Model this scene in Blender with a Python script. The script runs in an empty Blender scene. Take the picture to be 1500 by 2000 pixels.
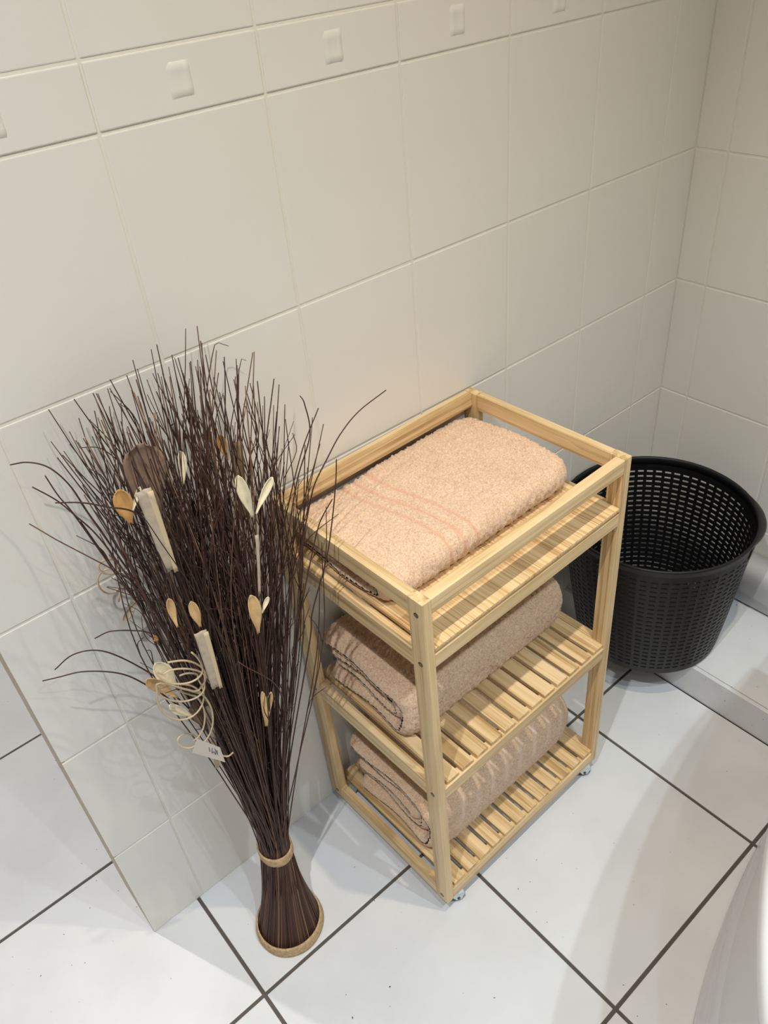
import bpy, bmesh, math, random
import numpy as np
from mathutils import Vector, Matrix

scene = bpy.context.scene
C = scene.collection

# ------------------------------------------------------------------ camera
cam_data = bpy.data.cameras.new('camera')
cam_data.sensor_fit = 'HORIZONTAL'
cam_data.sensor_width = 36.0
cam_data.lens = 1553.25 * 36.0 / 1500.0
cam_data.clip_start = 0.02
cam = bpy.data.objects.new('camera', cam_data)
cam.matrix_world = Matrix((
    (0.75698, 0.44728, -0.47637, -0.13094),
    (-0.64808, 0.42079, -0.63476, -0.84436),
    (-0.08347, 0.78923, 0.60840, 1.41169),
    (0, 0, 0, 1)))
C.objects.link(cam)
scene.camera = cam

# ------------------------------------------------------------------ world, lamps, exposure
world = bpy.data.worlds.new('world')
scene.world = world
world.use_nodes = True
world.node_tree.nodes['Background'].inputs[0].default_value = (0.75, 0.85, 1.0, 1)
world.node_tree.nodes['Background'].inputs[1].default_value = 0.3

scene.view_settings.view_transform = 'Standard'
scene.view_settings.look = 'None'
scene.view_settings.gamma = 1.0
scene.view_settings.use_curve_mapping = False
scene.view_settings.exposure = 0.0

CEIL = 2.42


def ceiling_lamp(x, y, power, color, size=math.radians(132), blend=1.0, soft=0.016):
    d = bpy.data.lights.new('downlight_beam', 'SPOT')
    d.energy = power
    d.color = color
    d.spot_size = size
    d.spot_blend = blend
    d.shadow_soft_size = soft
    o = bpy.data.objects.new('downlight_beam', d)
    o.location = (x, y, CEIL - 0.03)
    C.objects.link(o)


WARM = (1.0, 0.86, 0.62)
NEUT = (1.0, 0.96, 0.93)
PALE = (0.95, 0.97, 1.0)
COOL = (0.76, 0.89, 1.0)
ceiling_lamp(0.54, -0.68, 50.0, WARM, math.radians(104))
ceiling_lamp(-0.38, -0.70, 80.0, PALE, math.radians(122))
ceiling_lamp(0.62, -1.38, 52.0, COOL, math.radians(104))
ceiling_lamp(0.16, -1.36, 48.0, COOL, math.radians(108))
ceiling_lamp(-0.42, -1.40, 22.0, COOL, math.radians(108))  # added unseen lamp, lifts the floor shade left of the trolley
ceiling_lamp(-0.50, 0.98, 84.0, NEUT, math.radians(120))     # added unseen lamp, brightens the floor behind the back wall

# ------------------------------------------------------------------ materials
def new_mat(name):
    m = bpy.data.materials.new(name)
    m.use_nodes = True
    nt = m.node_tree
    b = nt.nodes['Principled BSDF']
    return m, nt, b


def N(nt, kind, **kw):
    n = nt.nodes.new(kind)
    for k, v in kw.items():
        if k in n.inputs:
            n.inputs[k].default_value = v
        else:
            setattr(n, k, v)
    return n


def ramp(nt, stops):
    r = nt.nodes.new('ShaderNodeValToRGB')
    e = r.color_ramp.elements
    while len(e) < len(stops):
        e.new(0.5)
    for i, (p, c) in enumerate(stops):
        e[i].position = p
        e[i].color = (*c, 1)
    return r


def srgb(r, g, b):
    f = lambda v: (v / 255 / 12.92) if v / 255 <= 0.04045 else ((v / 255 + 0.055) / 1.055) ** 2.4
    return (f(r), f(g), f(b))


def plain(name, col, rough=0.5, spec=0.5, metal=0.0, noise=0.0, scale=40.0, bump=0.0):
    m, nt, b = new_mat(name)
    b.inputs['Roughness'].default_value = rough
    b.inputs['Specular IOR Level'].default_value = spec
    b.inputs['Metallic'].default_value = metal
    if noise or bump:
        tc = N(nt, 'ShaderNodeTexCoord')
        nz = N(nt, 'ShaderNodeTexNoise', Scale=scale, Detail=4.0)
        nt.links.new(tc.outputs['Object'], nz.inputs['Vector'])
        lo = tuple(c * (1 - noise) for c in col)
        hi = tuple(min(1, c * (1 + noise)) for c in col)
        r = ramp(nt, [(0.3, lo), (0.7, hi)])
        nt.links.new(nz.outputs['Fac'], r.inputs['Fac'])
        nt.links.new(r.outputs['Color'], b.inputs['Base Color'])
        if bump:
            bp = N(nt, 'ShaderNodeBump', Strength=bump, Distance=0.002)
            nt.links.new(nz.outputs['Fac'], bp.inputs['Height'])
            nt.links.new(bp.outputs['Normal'], b.inputs['Normal'])
    else:
        b.inputs['Base Color'].default_value = (*col, 1)
    return m


M = {}
M['wall_tile'] = plain('wall_tile_glaze', srgb(231, 227, 219), rough=0.32, spec=0.45, noise=0.015, scale=6.0, bump=0.05)
M['grout'] = plain('pale_grout', srgb(230, 225, 213), rough=0.8, spec=0.2, noise=0.03, scale=60)
M['plaster'] = plain('wall_plaster', srgb(205, 200, 192), rough=0.8, spec=0.2)
M['ceiling'] = plain('ceiling_paint', srgb(225, 222, 216), rough=0.9, spec=0.1)
M['edge'] = plain('edge_trim_beige', srgb(186, 172, 152), rough=0.5, spec=0.3, noise=0.12, scale=25)
M['dark_grout'] = plain('dark_floor_grout', srgb(92, 86, 80), rough=0.85, spec=0.15, noise=0.1, scale=50)
M['tan_grout'] = plain('tan_step_grout', srgb(168, 158, 146), rough=0.8, spec=0.15, noise=0.06, scale=50)
M['bath'] = plain('white_bath_acrylic', srgb(232, 232, 232), rough=0.22, spec=0.5)
M['white_box'] = plain('white_enamel', srgb(222, 222, 224), rough=0.35, spec=0.5)
M['black_gap'] = plain('gap_black', srgb(26, 26, 28), rough=0.7, spec=0.2)
M['basket'] = plain('black_plastic', srgb(15, 15, 17), rough=0.46, spec=0.4)
M['handle'] = plain('black_plastic_smooth', srgb(30, 31, 34), rough=0.32, spec=0.5)
M['steel'] = plain('zinc_steel', srgb(205, 216, 218), rough=0.3, metal=0.35)
M['wheel'] = plain('dark_rubber_wheel', srgb(48, 52, 56), rough=0.5)
M['screw'] = plain('screw_steel', srgb(150, 142, 128), rough=0.35, metal=0.8)
M['hole'] = plain('screw_recess', srgb(60, 48, 34), rough=0.8)
M['raffia'] = plain('raffia_band', srgb(188, 160, 122), rough=0.8, spec=0.2, noise=0.25, scale=220, bump=0.5)
M['cream'] = plain('cream_petal', srgb(232, 218, 184), rough=0.7, spec=0.2, noise=0.10, scale=90)
M['amber'] = plain('amber_petal', srgb(205, 170, 122), rough=0.7, spec=0.2, noise=0.14, scale=90)
M['ochre'] = plain('ochre_petal', srgb(206, 158, 98), rough=0.7, spec=0.2, noise=0.14, scale=90)
M['husk_pale'] = plain('pale_husk', srgb(182, 166, 146), rough=0.75, spec=0.2, noise=0.12, scale=120)
M['husk_brown'] = plain('brown_husk', srgb(142, 117, 99), rough=0.75, spec=0.2, noise=0.14, scale=80)
M['husk_olive'] = plain('olive_husk', srgb(134, 114, 86), rough=0.75, spec=0.2, noise=0.16, scale=90)
M['tendril'] = plain('tan_tendril', srgb(204, 182, 148), rough=0.6, spec=0.3)
M['tag'] = plain('paper_tag', srgb(206, 194, 184), rough=0.6, spec=0.2)
M['ink'] = plain('tag_ink', srgb(96, 92, 98), rough=0.7, spec=0.1)


def floor_mat():
    m, nt, b = new_mat('floor_tile_glaze')
    b.inputs['Roughness'].default_value = 0.36
    b.inputs['Specular IOR Level'].default_value = 0.4
    geo = N(nt, 'ShaderNodeNewGeometry')
    n1 = N(nt, 'ShaderNodeTexNoise', Scale=5.0, Detail=5.0, Roughness=0.55)
    n2 = N(nt, 'ShaderNodeTexNoise', Scale=150.0, Detail=1.0)
    nt.links.new(geo.outputs['Position'], n1.inputs['Vector'])
    nt.links.new(geo.outputs['Position'], n2.inputs['Vector'])
    r1 = ramp(nt, [(0.3, srgb(207, 207, 207)), (0.5, srgb(215, 215, 215)), (0.72, srgb(221, 221, 221))])
    nt.links.new(n1.outputs['Fac'], r1.inputs['Fac'])
    # sparse dark flecks in the glaze
    r2 = ramp(nt, [(0.0, srgb(120, 112, 104)), (0.195, srgb(120, 112, 104)), (0.215, (1, 1, 1)), (1.0, (1, 1, 1))])
    nt.links.new(n2.outputs['Fac'], r2.inputs['Fac'])
    mx = N(nt, 'ShaderNodeMix', data_type='RGBA', blend_type='MULTIPLY')
    mx.inputs[0].default_value = 1.0
    nt.links.new(r1.outputs['Color'], mx.inputs[6])
    nt.links.new(r2.outputs['Color'], mx.inputs[7])
    nt.links.new(mx.outputs[2], b.inputs['Base Color'])
    return m


M['floor_tile'] = floor_mat()


def bamboo(name, axis, base=(219, 188, 139), strip=0.006, contrast=0.5):
    """Laminated bamboo with the grain running along one object axis."""
    m, nt, b = new_mat(name)
    b.inputs['Roughness'].default_value = 0.38
    b.inputs['Specular IOR Level'].default_value = 0.4
    tc = N(nt, 'ShaderNodeTexCoord')
    info = N(nt, 'ShaderNodeObjectInfo')
    off = N(nt, 'ShaderNodeVectorMath', operation='SCALE')
    off.inputs['Scale'].default_value = 1.7
    comb = N(nt, 'ShaderNodeCombineXYZ')
    for i in range(3):
        nt.links.new(info.outputs['Random'], comb.inputs[i])
    nt.links.new(comb.outputs[0], off.inputs[0])
    add = N(nt, 'ShaderNodeVectorMath', operation='ADD')
    nt.links.new(tc.outputs['Object'], add.inputs[0])
    nt.links.new(off.outputs[0], add.inputs[1])

    def mapped(along, across):
        mp = N(nt, 'ShaderNodeMapping')
        s = [across] * 3
        s[axis] = along
        mp.inputs['Scale'].default_value = s
        nt.links.new(add.outputs[0], mp.inputs['Vector'])
        return mp
    fine = N(nt, 'ShaderNodeTexNoise', Scale=1.0, Detail=3.0, Roughness=0.6)
    nt.links.new(mapped(9.0, 900.0).outputs[0], fine.inputs['Vector'])
    strips = N(nt, 'ShaderNodeTexVoronoi', Scale=1.0)
    strips.feature = 'F1'
    nt.links.new(mapped(1.6, 1.0 / strip).outputs[0], strips.inputs['Vector'])
    wide = N(nt, 'ShaderNodeTexNoise', Scale=1.0, Detail=2.0)
    nt.links.new(mapped(7.0, 60.0).outputs[0], wide.inputs['Vector'])
    sep = N(nt, 'ShaderNodeSeparateColor')
    nt.links.new(strips.outputs['Color'], sep.inputs[0])
    m1 = N(nt, 'ShaderNodeMath', operation='MULTIPLY')
    m1.inputs[1].default_value = 0.45 * contrast
    nt.links.new(sep.outputs[0], m1.inputs[0])
    m2 = N(nt, 'ShaderNodeMath', operation='MULTIPLY_ADD')
    m2.inputs[1].default_value = 0.75 * contrast
    nt.links.new(fine.outputs['Fac'], m2.inputs[0])
    nt.links.new(m1.outputs[0], m2.inputs[2])
    m3 = N(nt, 'ShaderNodeMath', operation='MULTIPLY_ADD')
    m3.inputs[1].default_value = 0.8 * contrast
    nt.links.new(wide.outputs['Fac'], m3.inputs[0])
    nt.links.new(m2.outputs[0], m3.inputs[2])
    k = contrast
    dk = tuple(int(c * f) for c, f in zip(base, (0.80, 0.74, 0.64)))
    lt = tuple(min(255, int(c * f)) for c, f in zip(base, (1.07, 1.09, 1.14)))
    r = ramp(nt, [(0.66 * k, srgb(*dk)), (1.0 * k, srgb(*base)), (1.30 * k, srgb(*lt))])
    nt.links.new(m3.outputs[0], r.inputs['Fac'])
    nt.links.new(r.outputs['Color'], b.inputs['Base Color'])
    bp = N(nt, 'ShaderNodeBump', Strength=0.08, Distance=0.001)
    nt.links.new(fine.outputs['Fac'], bp.inputs['Height'])
    nt.links.new(bp.outputs['Normal'], b.inputs['Normal'])
    return m


M['wood_x'] = bamboo('bamboo_grain_x', 0)
M['wood_y'] = bamboo('bamboo_grain_y', 1)
M['wood_z'] = bamboo('bamboo_grain_z', 2)
M['panel'] = bamboo('bamboo_panel', 1, base=(224, 190, 140), strip=0.0019, contrast=0.72)


def towel_mat(name, stripes=None, color=(231, 196, 163)):
    """Peach terry; stripes = list of (x centre, half width, slant) in towel space."""
    m, nt, b = new_mat(name)
    b.inputs['Roughness'].default_value = 0.95
    b.inputs['Specular IOR Level'].default_value = 0.1
    b.inputs['Sheen Weight'].default_value = 0.25
    b.inputs['Sheen Roughness'].default_value = 0.6
    tc = N(nt, 'ShaderNodeTexCoord')
    nz = N(nt, 'ShaderNodeTexNoise', Scale=380.0, Detail=3.0, Roughness=0.65)
    nb = N(nt, 'ShaderNodeTexNoise', Scale=28.0, Detail=3.0)
    nt.links.new(tc.outputs['Object'], nz.inputs['Vector'])
    nt.links.new(tc.outputs['Object'], nb.inputs['Vector'])
    c = color
    r = ramp(nt, [(0.30, srgb(int(c[0] * .88), int(c[1] * .85), int(c[2] * .82))), (0.5, srgb(*c)),
                  (0.66, srgb(min(255, int(c[0] * 1.06)), int(c[1] * 1.10), int(c[2] * 1.14)))])
    nt.links.new(nz.outputs['Fac'], r.inputs['Fac'])
    r2 = ramp(nt, [(0.3, (0.93, 0.92, 0.91)), (0.7, (1, 1, 1))])
    nt.links.new(nb.outputs['Fac'], r2.inputs['Fac'])
    mx = N(nt, 'ShaderNodeMix', data_type='RGBA', blend_type='MULTIPLY')
    mx.inputs[0].default_value = 1.0
    nt.links.new(r.outputs['Color'], mx.inputs[6])
    nt.links.new(r2.outputs['Color'], mx.inputs[7])
    out = mx.outputs[2]
    if stripes:
        at = N(nt, 'ShaderNodeAttribute')
        at.attribute_name = 'stripe'
        mx2 = N(nt, 'ShaderNodeMix', data_type='RGBA')
        nt.links.new(at.outputs['Fac'], mx2.inputs[0])
        nt.links.new(out, mx2.inputs[6])
        mx2.inputs[7].default_value = (*srgb(*stripes), 1)
        out = mx2.outputs[2]
    nt.links.new(out, b.inputs['Base Color'])
    bp = N(nt, 'ShaderNodeBump', Strength=0.7, Distance=0.0016)
    nt.links.new(nz.outputs['Fac'], bp.inputs['Height'])
    nt.links.new(bp.outputs['Normal'], b.inputs['Normal'])
    return m


M['towel'] = towel_mat('peach_terry')
M['towel_dark_stripes'] = towel_mat('peach_terry_salmon_stripes', stripes=(218, 164, 132))
M['towel_light_stripes'] = towel_mat('peach_terry_pale_stripes', stripes=(246, 216, 192))


def stem_mat():
    m, nt, b = new_mat('dark_brown_stem')
    b.inputs['Roughness'].default_value = 0.5
    b.inputs['Specular IOR Level'].default_value = 0.35
    at = N(nt, 'ShaderNodeAttribute')
    at.attribute_name = 'tone'
    r = ramp(nt, [(0.0, srgb(44, 29, 25)), (0.5, srgb(76, 51, 42)), (0.8, srgb(98, 69, 55)), (1.0, srgb(140, 106, 78))])
    nt.links.new(at.outputs['Fac'], r.inputs['Fac'])
    nt.links.new(r.outputs['Color'], b.inputs['Base Color'])
    return m


M['stem'] = stem_mat()

# ------------------------------------------------------------------ helpers
def link(o, parent=None):
    C.objects.link(o)
    if parent:
        o.parent = parent
    return o


def mesh_obj(name, me, m, parent=None):
    if m and not me.materials:
        me.materials.append(m)
    return link(bpy.data.objects.new(name, me), parent)


def obj(name, bm, m, parent=None, smooth=False):
    me = bpy.data.meshes.new(name)
    bm.to_mesh(me)
    bm.free()
    if smooth:
        for p in me.polygons:
            p.use_smooth = True
    return mesh_obj(name, me, m, parent)


def from_np(name, verts, faces, m, parent=None, smooth=True):
    me = bpy.data.meshes.new(name)
    me.from_pydata([tuple(v) for v in verts], [], [tuple(f) for f in faces])
    me.update()
    if smooth:
        me.polygons.foreach_set('use_smooth', [True] * len(me.polygons))
    return mesh_obj(name, me, m, parent)


def thing(name, label, cat, loc=(0, 0, 0), rot=(0, 0, 0), group=None):
    o = bpy.data.objects.new(name, None)
    o.empty_display_size = 0.05
    o.location = loc
    o.rotation_euler = rot
    o['label'] = label
    o['category'] = cat
    if group:
        o['group'] = group
    return link(o)


def structure(name, parent=None):
    o = bpy.data.objects.new(name, None)
    o.empty_display_size = 0.1
    o['kind'] = 'structure'
    return link(o, parent)


def add_box(bm, lo, hi, bevel=0.0, seg=2):
    lo, hi = Vector(lo), Vector(hi)
    c, s = (lo + hi) / 2, hi - lo
    r = bmesh.ops.create_cube(bm, size=1.0, matrix=Matrix.Translation(c) @ Matrix.Diagonal((*s, 1)))
    if bevel:
        es = list({e for v in r['verts'] for e in v.link_edges})
        bmesh.ops.bevel(bm, geom=es, offset=bevel, segments=seg, affect='EDGES', profile=0.6)


def box(name, lo, hi, m, parent=None, bevel=0.0, seg=2):
    bm = bmesh.new()
    add_box(bm, lo, hi, bevel, seg)
    return obj(name, bm, m, parent, smooth=False)


def ring_frames(path):
    P = np.asarray(path, float)
    T = np.gradient(P, axis=0)
    T /= np.linalg.norm(T, axis=1)[:, None] + 1e-12
    ref = np.array([0.31, 0.83, 0.46])
    U = np.cross(T, ref)
    U /= np.linalg.norm(U, axis=1)[:, None] + 1e-12
    V = np.cross(T, U)
    return P, T, U, V


def tube_arrays(path, rad, sides=5):
    P, T, U, V = ring_frames(path)
    n = len(P)
    rad = np.broadcast_to(np.asarray(rad, float), (n,))
    a = np.arange(sides) * 2 * math.pi / sides
    ring = P[:, None, :] + rad[:, None, None] * (np.cos(a)[None, :, None] * U[:, None, :] + np.sin(a)[None, :, None] * V[:, None, :])
    verts = ring.reshape(-1, 3)
    i = np.arange(n - 1)[:, None] * sides
    j = np.arange(sides)[None, :]
    k = (j + 1) % sides
    faces = np.stack([i + j, i + k, i + sides + k, i + sides + j], -1).reshape(-1, 4)
    caps = [tuple(range(sides - 1, -1, -1)), tuple(range((n - 1) * sides, n * sides))]
    return verts, [tuple(f) for f in faces.tolist()] + caps


def smooth_path(pts, n=40):
    """Catmull-Rom through the points."""
    P = np.asarray(pts, float)
    P = np.vstack([2 * P[0] - P[1], P, 2 * P[-1] - P[-2]])
    out = []
    segs = len(P) - 3
    per = max(2, n // segs)
    for i in range(segs):
        p0, p1, p2, p3 = P[i:i + 4]
        for t in np.linspace(0, 1, per, endpoint=False):
            out.append(0.5 * ((2 * p1) + (-p0 + p2) * t + (2 * p0 - 5 * p1 + 4 * p2 - p3) * t * t + (-p0 + 3 * p1 - 3 * p2 + p3) * t ** 3))
    out.append(P[-2])
    return np.array(out)


# ------------------------------------------------------------------ the setting
XC = 1.3072          # inner corner of the two tiled walls
XL = -0.1001         # free left end of the back wall
STEP_X, STEP_Z = 1.0095, 0.084
THK = 0.007

# floor: dark grout bed with square tiles in it
floor = structure('floor')
box('grout_bed', (-1.6, -2.4, -0.06), (STEP_X, 1.6, -0.0022), M['dark_grout'], floor)
BX = [-1.5985] + [-0.011 + 0.4035 * k for k in range(-3, 3)] + [STEP_X + 0.0005]
AY = [-0.2185 + 0.3965 * k for k in range(-5, 5)] + [1.5985]
J = 0.0031
cache = {}


def shared_tile(name, w, h, t, m, parent, loc, axis, bevel=0.0015):
    """A bevelled tile lying in the plane normal to axis, its face on the origin plane."""
    key = (name, round(w, 4), round(h, 4), axis)
    if key not in cache:
        bm = bmesh.new()
        if axis == 'z':
            add_box(bm, (-w / 2, -h / 2, -t), (w / 2, h / 2, 0), bevel)
        elif axis == 'y':
            add_box(bm, (-w / 2, 0, -h / 2), (w / 2, t, h / 2), bevel)
        else:
            add_box(bm, (0, -w / 2, -h / 2), (t, w / 2, h / 2), bevel)
        me = bpy.data.meshes.new(name)
        bm.to_mesh(me)
        bm.free()
        me.materials.append(m)
        cache[key] = me
    o = bpy.data.objects.new(name, cache[key])
    o.location = loc
    link(o, parent)
    return o


rng = random.Random(4)
for i in range(len(BX) - 1):
    for j in range(len(AY) - 1):
        xa, xb, ya, yb = BX[i], BX[i + 1], AY[j], AY[j + 1]
        w, h = xb - xa - 2 * J, yb - ya - 2 * J
        shared_tile('floor_tile', w, h, 0.009, M['floor_tile'], floor,
                    ((xa + xb) / 2, (ya + yb) / 2, rng.uniform(-0.0003, 0.0002)), 'z', 0.0009)

# low step at the right: a raised part of the floor, tiled on its edge and top
step = structure('raised_step', floor)
box('step_core', (STEP_X + 0.0095, -2.4, -0.06), (XC + 0.1, 0.0, STEP_Z - 0.003), M['tan_grout'], step)
y = 0.1765
while y > -1.6:
    shared_tile('riser_tile', 0.396, STEP_Z - 0.001, 0.009, M['floor_tile'], step, (STEP_X + 0.0008, y - 0.19925, (STEP_Z - 0.004) / 2), 'x', 0.0008)
    shared_tile('step_tile', XC - STEP_X - 0.0115, 0.397, 0.009, M['floor_tile'], step,
                ((STEP_X + 0.0105 + XC - 0.001) / 2, y - 0.19925, STEP_Z), 'z', 0.0012)
    y -= 0.3985

# back wall: pale grout core, wall tiles 20 x 25 cm with a moulded border course
wall_back = structure('wall_back')
box('wall_core', (XL + 0.004, 0.0008, 0.0), (XC + 0.12, 0.12, CEIL), M['grout'], wall_back)
box('edge_trim', (XL - 0.0005, 0.0022, 0.0), (XL + 0.004, 0.12, CEIL), M['edge'], wall_back)
Z1, BH = 1.2505, 0.0645
ROWS = [(0.0, 0.2501), (0.2501, 0.5002), (0.5002, 0.7503), (0.7503, 1.0004), (1.0004, Z1)]
ROWS_UP = [(Z1 + BH, Z1 + BH + 0.25), (Z1 + BH + 0.25, Z1 + BH + 0.5), (Z1 + BH + 0.5, Z1 + BH + 0.75)]
XS = [XL, 0.0, 0.2, 0.4, 0.6, 0.8, 1.0, 1.2, XC]
G = 0.0017


def pillow_square(parent, loc, axis):
    """Moulded square in the middle of a border tile, slightly dished."""
    key = 'pillow' + axis
    if key not in cache:
        bm = bmesh.new()
        n, w, h = 8, 0.027, 0.034
        grid = []
        for a in range(n + 1):
            row = []
            for b in range(n + 1):
                u, v = a / n * 2 - 1, b / n * 2 - 1
                e = min(1.0, (1 - max(abs(u), abs(v))) * 4.0)
                hgt = 0.0028 * math.sin(e * math.pi / 2) - 0.0012 * max(0, 1 - (u * u + v * v))
                p = (u * w / 2, -hgt + 0.0002, v * h / 2) if axis == 'y' else (-hgt + 0.0002, -u * w / 2, v * h / 2)
                row.append(bm.verts.new(p))
            grid.append(row)
        for a in range(n):
            for b in range(n):
                bm.faces.new((grid[a][b], grid[a + 1][b], grid[a + 1][b + 1], grid[a][b + 1]))
        me = bpy.data.meshes.new('relief_square')
        bm.to_mesh(me)
        bm.free()
        for p in me.polygons:
            p.use_smooth = True
        me.materials.append(M['wall_tile'])
        cache[key] = me
    o = bpy.data.objects.new('relief_square', cache[key])
    o.location = loc
    link(o, parent)


for i in range(len(XS) - 1):
    xa, xb = XS[i] + G * 0.95, XS[i + 1] - G * 0.95
    if i == 0:
        xa = XS[0]
    if i == len(XS) - 2:
        xb = XC - 0.0006
    for za, zb in ROWS + ROWS_UP:
        shared_tile('wall_tile', xb - xa, zb - za - 2 * G, THK, M['wall_tile'], wall_back,
                    ((xa + xb) / 2, rng.uniform(-0.0002, 0.0002), (za + zb) / 2), 'y', 0.0014)
    t = shared_tile('border_tile', xb - xa, BH - 2 * G, THK, M['wall_tile'], wall_back, ((xa + xb) / 2, -0.0007, Z1 + BH / 2), 'y', 0.0014)
    if XS[i + 1] - XS[i] > 0.15:
        pillow_square(t, (0, 0, 0), 'y')
    elif i == 0:
        pillow_square(t, (-0.031, 0, 0), 'y')

# right wall, same tiling
wall_right = structure('wall_right')
box('wall_core', (XC + 0.0008, -2.4, 0.0), (XC + 0.12, 0.0008, CEIL), M['grout'], wall_right)
YS = [0.0] + [-0.0655 - 0.2 * k for k in range(9)]
for i in range(len(YS) - 1):
    ya, yb = YS[i + 1] + G, YS[i] - G
    if i == 0:
        yb = -0.0006
    for za, zb in ROWS + ROWS_UP:
        za = max(za, STEP_Z + 0.001)
        shared_tile('wall_tile', yb - ya, zb - za - 2 * G, THK, M['wall_tile'], wall_right,
                    (XC + rng.uniform(-0.0002, 0.0002), (ya + yb) / 2, (za + zb) / 2), 'x', 0.0014)
    t = shared_tile('border_tile', yb - ya, BH - 2 * G, THK, M['wall_tile'], wall_right, (XC - 0.0007, (ya + yb) / 2, Z1 + BH / 2), 'x', 0.0014)
    if i:
        pillow_square(t, (0, 0, 0), 'x')

# white rounded boxing along the foot of the right wall, on the step
bm = bmesh.new()
prof = [(1.2455, 0.0915), (1.2445, 0.12), (1.2450, 0.150), (1.2470, 0.168), (1.2530, 0.180), (1.2640, 0.1865), (1.2800, 0.188), (1.3060, 0.188), (1.3060, 0.0915)]
ends = []
for yy in (-0.012, -1.65):
    ends.append([bm.verts.new((px, yy, pz)) for px, pz in prof])
n = len(prof)
for k in range(n):
    bm.faces.new((ends[0][k], ends[0][(k + 1) % n], ends[1][(k + 1) % n], ends[1][k]))
bm.faces.new(ends[0][::-1])
bm.faces.new(ends[1])
trim = obj('trim_1', bm, M['white_box'])
trim['kind'] = 'structure'
trim['label'] = 'white rounded boxing along the foot of the right wall'
for p in trim.data.polygons:
    p.use_smooth = len(p.vertices) == 4
box('shadow_gap', (1.252, -1.65, STEP_Z + 0.0003), (1.305, -0.012, 0.0914), M['black_gap'], trim)  # black strip stands in for the dark gap under the boxing

# the rest of the room shell, outside the frame
for nm, lo, hi in (('wall_left', (-1.72, -2.4, 0), (-1.6, 1.6, CEIL)), ('wall_front', (-1.72, -2.52, 0), (XC + 0.12, -2.4, CEIL)),
                   ('wall_rear', (-1.72, 1.6, 0), (XC + 0.12, 1.72, CEIL)), ('wall_side', (XC, 0.12, 0), (XC + 0.12, 1.6, CEIL))):
    o = box(nm, lo, hi, M['plaster'])
    o['kind'] = 'structure'
o = box('ceiling', (-1.72, -2.52, CEIL), (XC + 0.12, 1.72, CEIL + 0.1), M['ceiling'])
o['kind'] = 'structure'
box('floor_bed_rear', (STEP_X + 0.0002, 0.12, -0.06), (XC, 1.6, -0.0004), M['floor_tile'], floor)

# ------------------------------------------------------------------ bathtub, bottom right corner of the view
def bath_ring(off, z, n=72, cx=1.0, cy=-1.1, a=0.90, b=0.474):
    th = np.linspace(math.pi / 2, 3 * math.pi / 2, n)
    px, py = cx + a * np.cos(th), cy + b * np.sin(th)
    nx, ny = np.cos(th) / a, np.sin(th) / b
    L = np.hypot(nx, ny)
    return np.stack([np.minimum(px + off * nx / L, 1.0), py + off * ny / L, np.full(n, z)], 1)


def lofted(name, prof, m, parent):
    rings = [bath_ring(o, z) for o, z in prof]
    n = len(rings[0])
    v = np.vstack(rings)
    f = [(i * n + j, (i + 1) * n + j, (i + 1) * n + j + 1, i * n + j + 1) for i in range(len(rings) - 1) for j in range(n - 1)]
    return from_np(name, v, f, m, parent)


def bulge(o0, amp, z0, z1, k=9):
    return [(o0 + amp * math.sin(math.pi * i / k) ** 0.6 if 0 < i < k else o0, z0 + (z1 - z0) * i / k) for i in range(k + 1)]


bath = thing('bathtub', 'glossy white oval bathtub with ridged skirt, cut off at the bottom right corner', 'bathtub', (0.85, -1.1, 0))
bath_parts = [
    lofted('skirt_panel', [(-0.004, 0.0), (-0.004, 0.1), (-0.004, 0.2), (-0.007, 0.35), (-0.007, 0.52)], M['bath'], None),
    lofted('ridge', [(-0.004, 0.0), (0.010, 0.001), (0.0125, 0.006), (0.013, 0.030), (0.0125, 0.040), (0.0105, 0.048), (0.006, 0.058), (0.001, 0.066), (-0.005, 0.071)], M['bath'], None),
    lofted('ridge', [(-0.005, 0.112), (0.001, 0.116), (0.005, 0.123), (0.0062, 0.132), (0.0055, 0.145), (0.003, 0.160), (-0.001, 0.174), (-0.006, 0.186)], M['bath'], None),
    lofted('rim', [(-0.008, 0.515), (0.004, 0.516), (0.009, 0.522), (0.011, 0.532), (0.010, 0.545), (0.005, 0.553), (-0.004, 0.557), (-0.055, 0.558), (-0.066, 0.553), (-0.072, 0.54)], M['bath'], None),
    lofted('basin', [(-0.071, 0.5405), (-0.08, 0.45), (-0.10, 0.30), (-0.14, 0.20), (-0.20, 0.165), (-0.26, 0.158)], M['bath'], None),
]
last = bath_ring(-0.26, 0.158)
bath_parts.append(from_np('basin_floor', last, [tuple(range(len(last)))], M['bath']))
for o in bath_parts:
    o.location = (-0.85, 1.1, 0)
    o.parent = bath
box('end_panel', (0.945 - 0.85, -0.468, 0.0), (1.0 - 0.85, 0.468, 0.5572), M['bath'], bath)

# ------------------------------------------------------------------ bamboo trolley
CART = dict(loc=(0.3045, -0.328, 0.0), rot=(-0.003, -0.0071, 0.0173))
W, D, H, ZB = 0.4165, 0.3165, 0.721, 0.030
PX, PY, RX, RY = 0.0150, 0.0270, 0.0142, 0.0160
cart = thing('shelf_trolley', 'light bamboo three-tier trolley standing against the tiled wall, holding folded towels', 'trolley', CART['loc'], CART['rot'])


def bar(name, lo, hi, mat):
    lo = (lo[0], lo[1], lo[2] + ZB)
    hi = (hi[0], hi[1], hi[2] + ZB)
    return box(name, lo, hi, M[mat], cart, 0.0011, 2)


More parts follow.
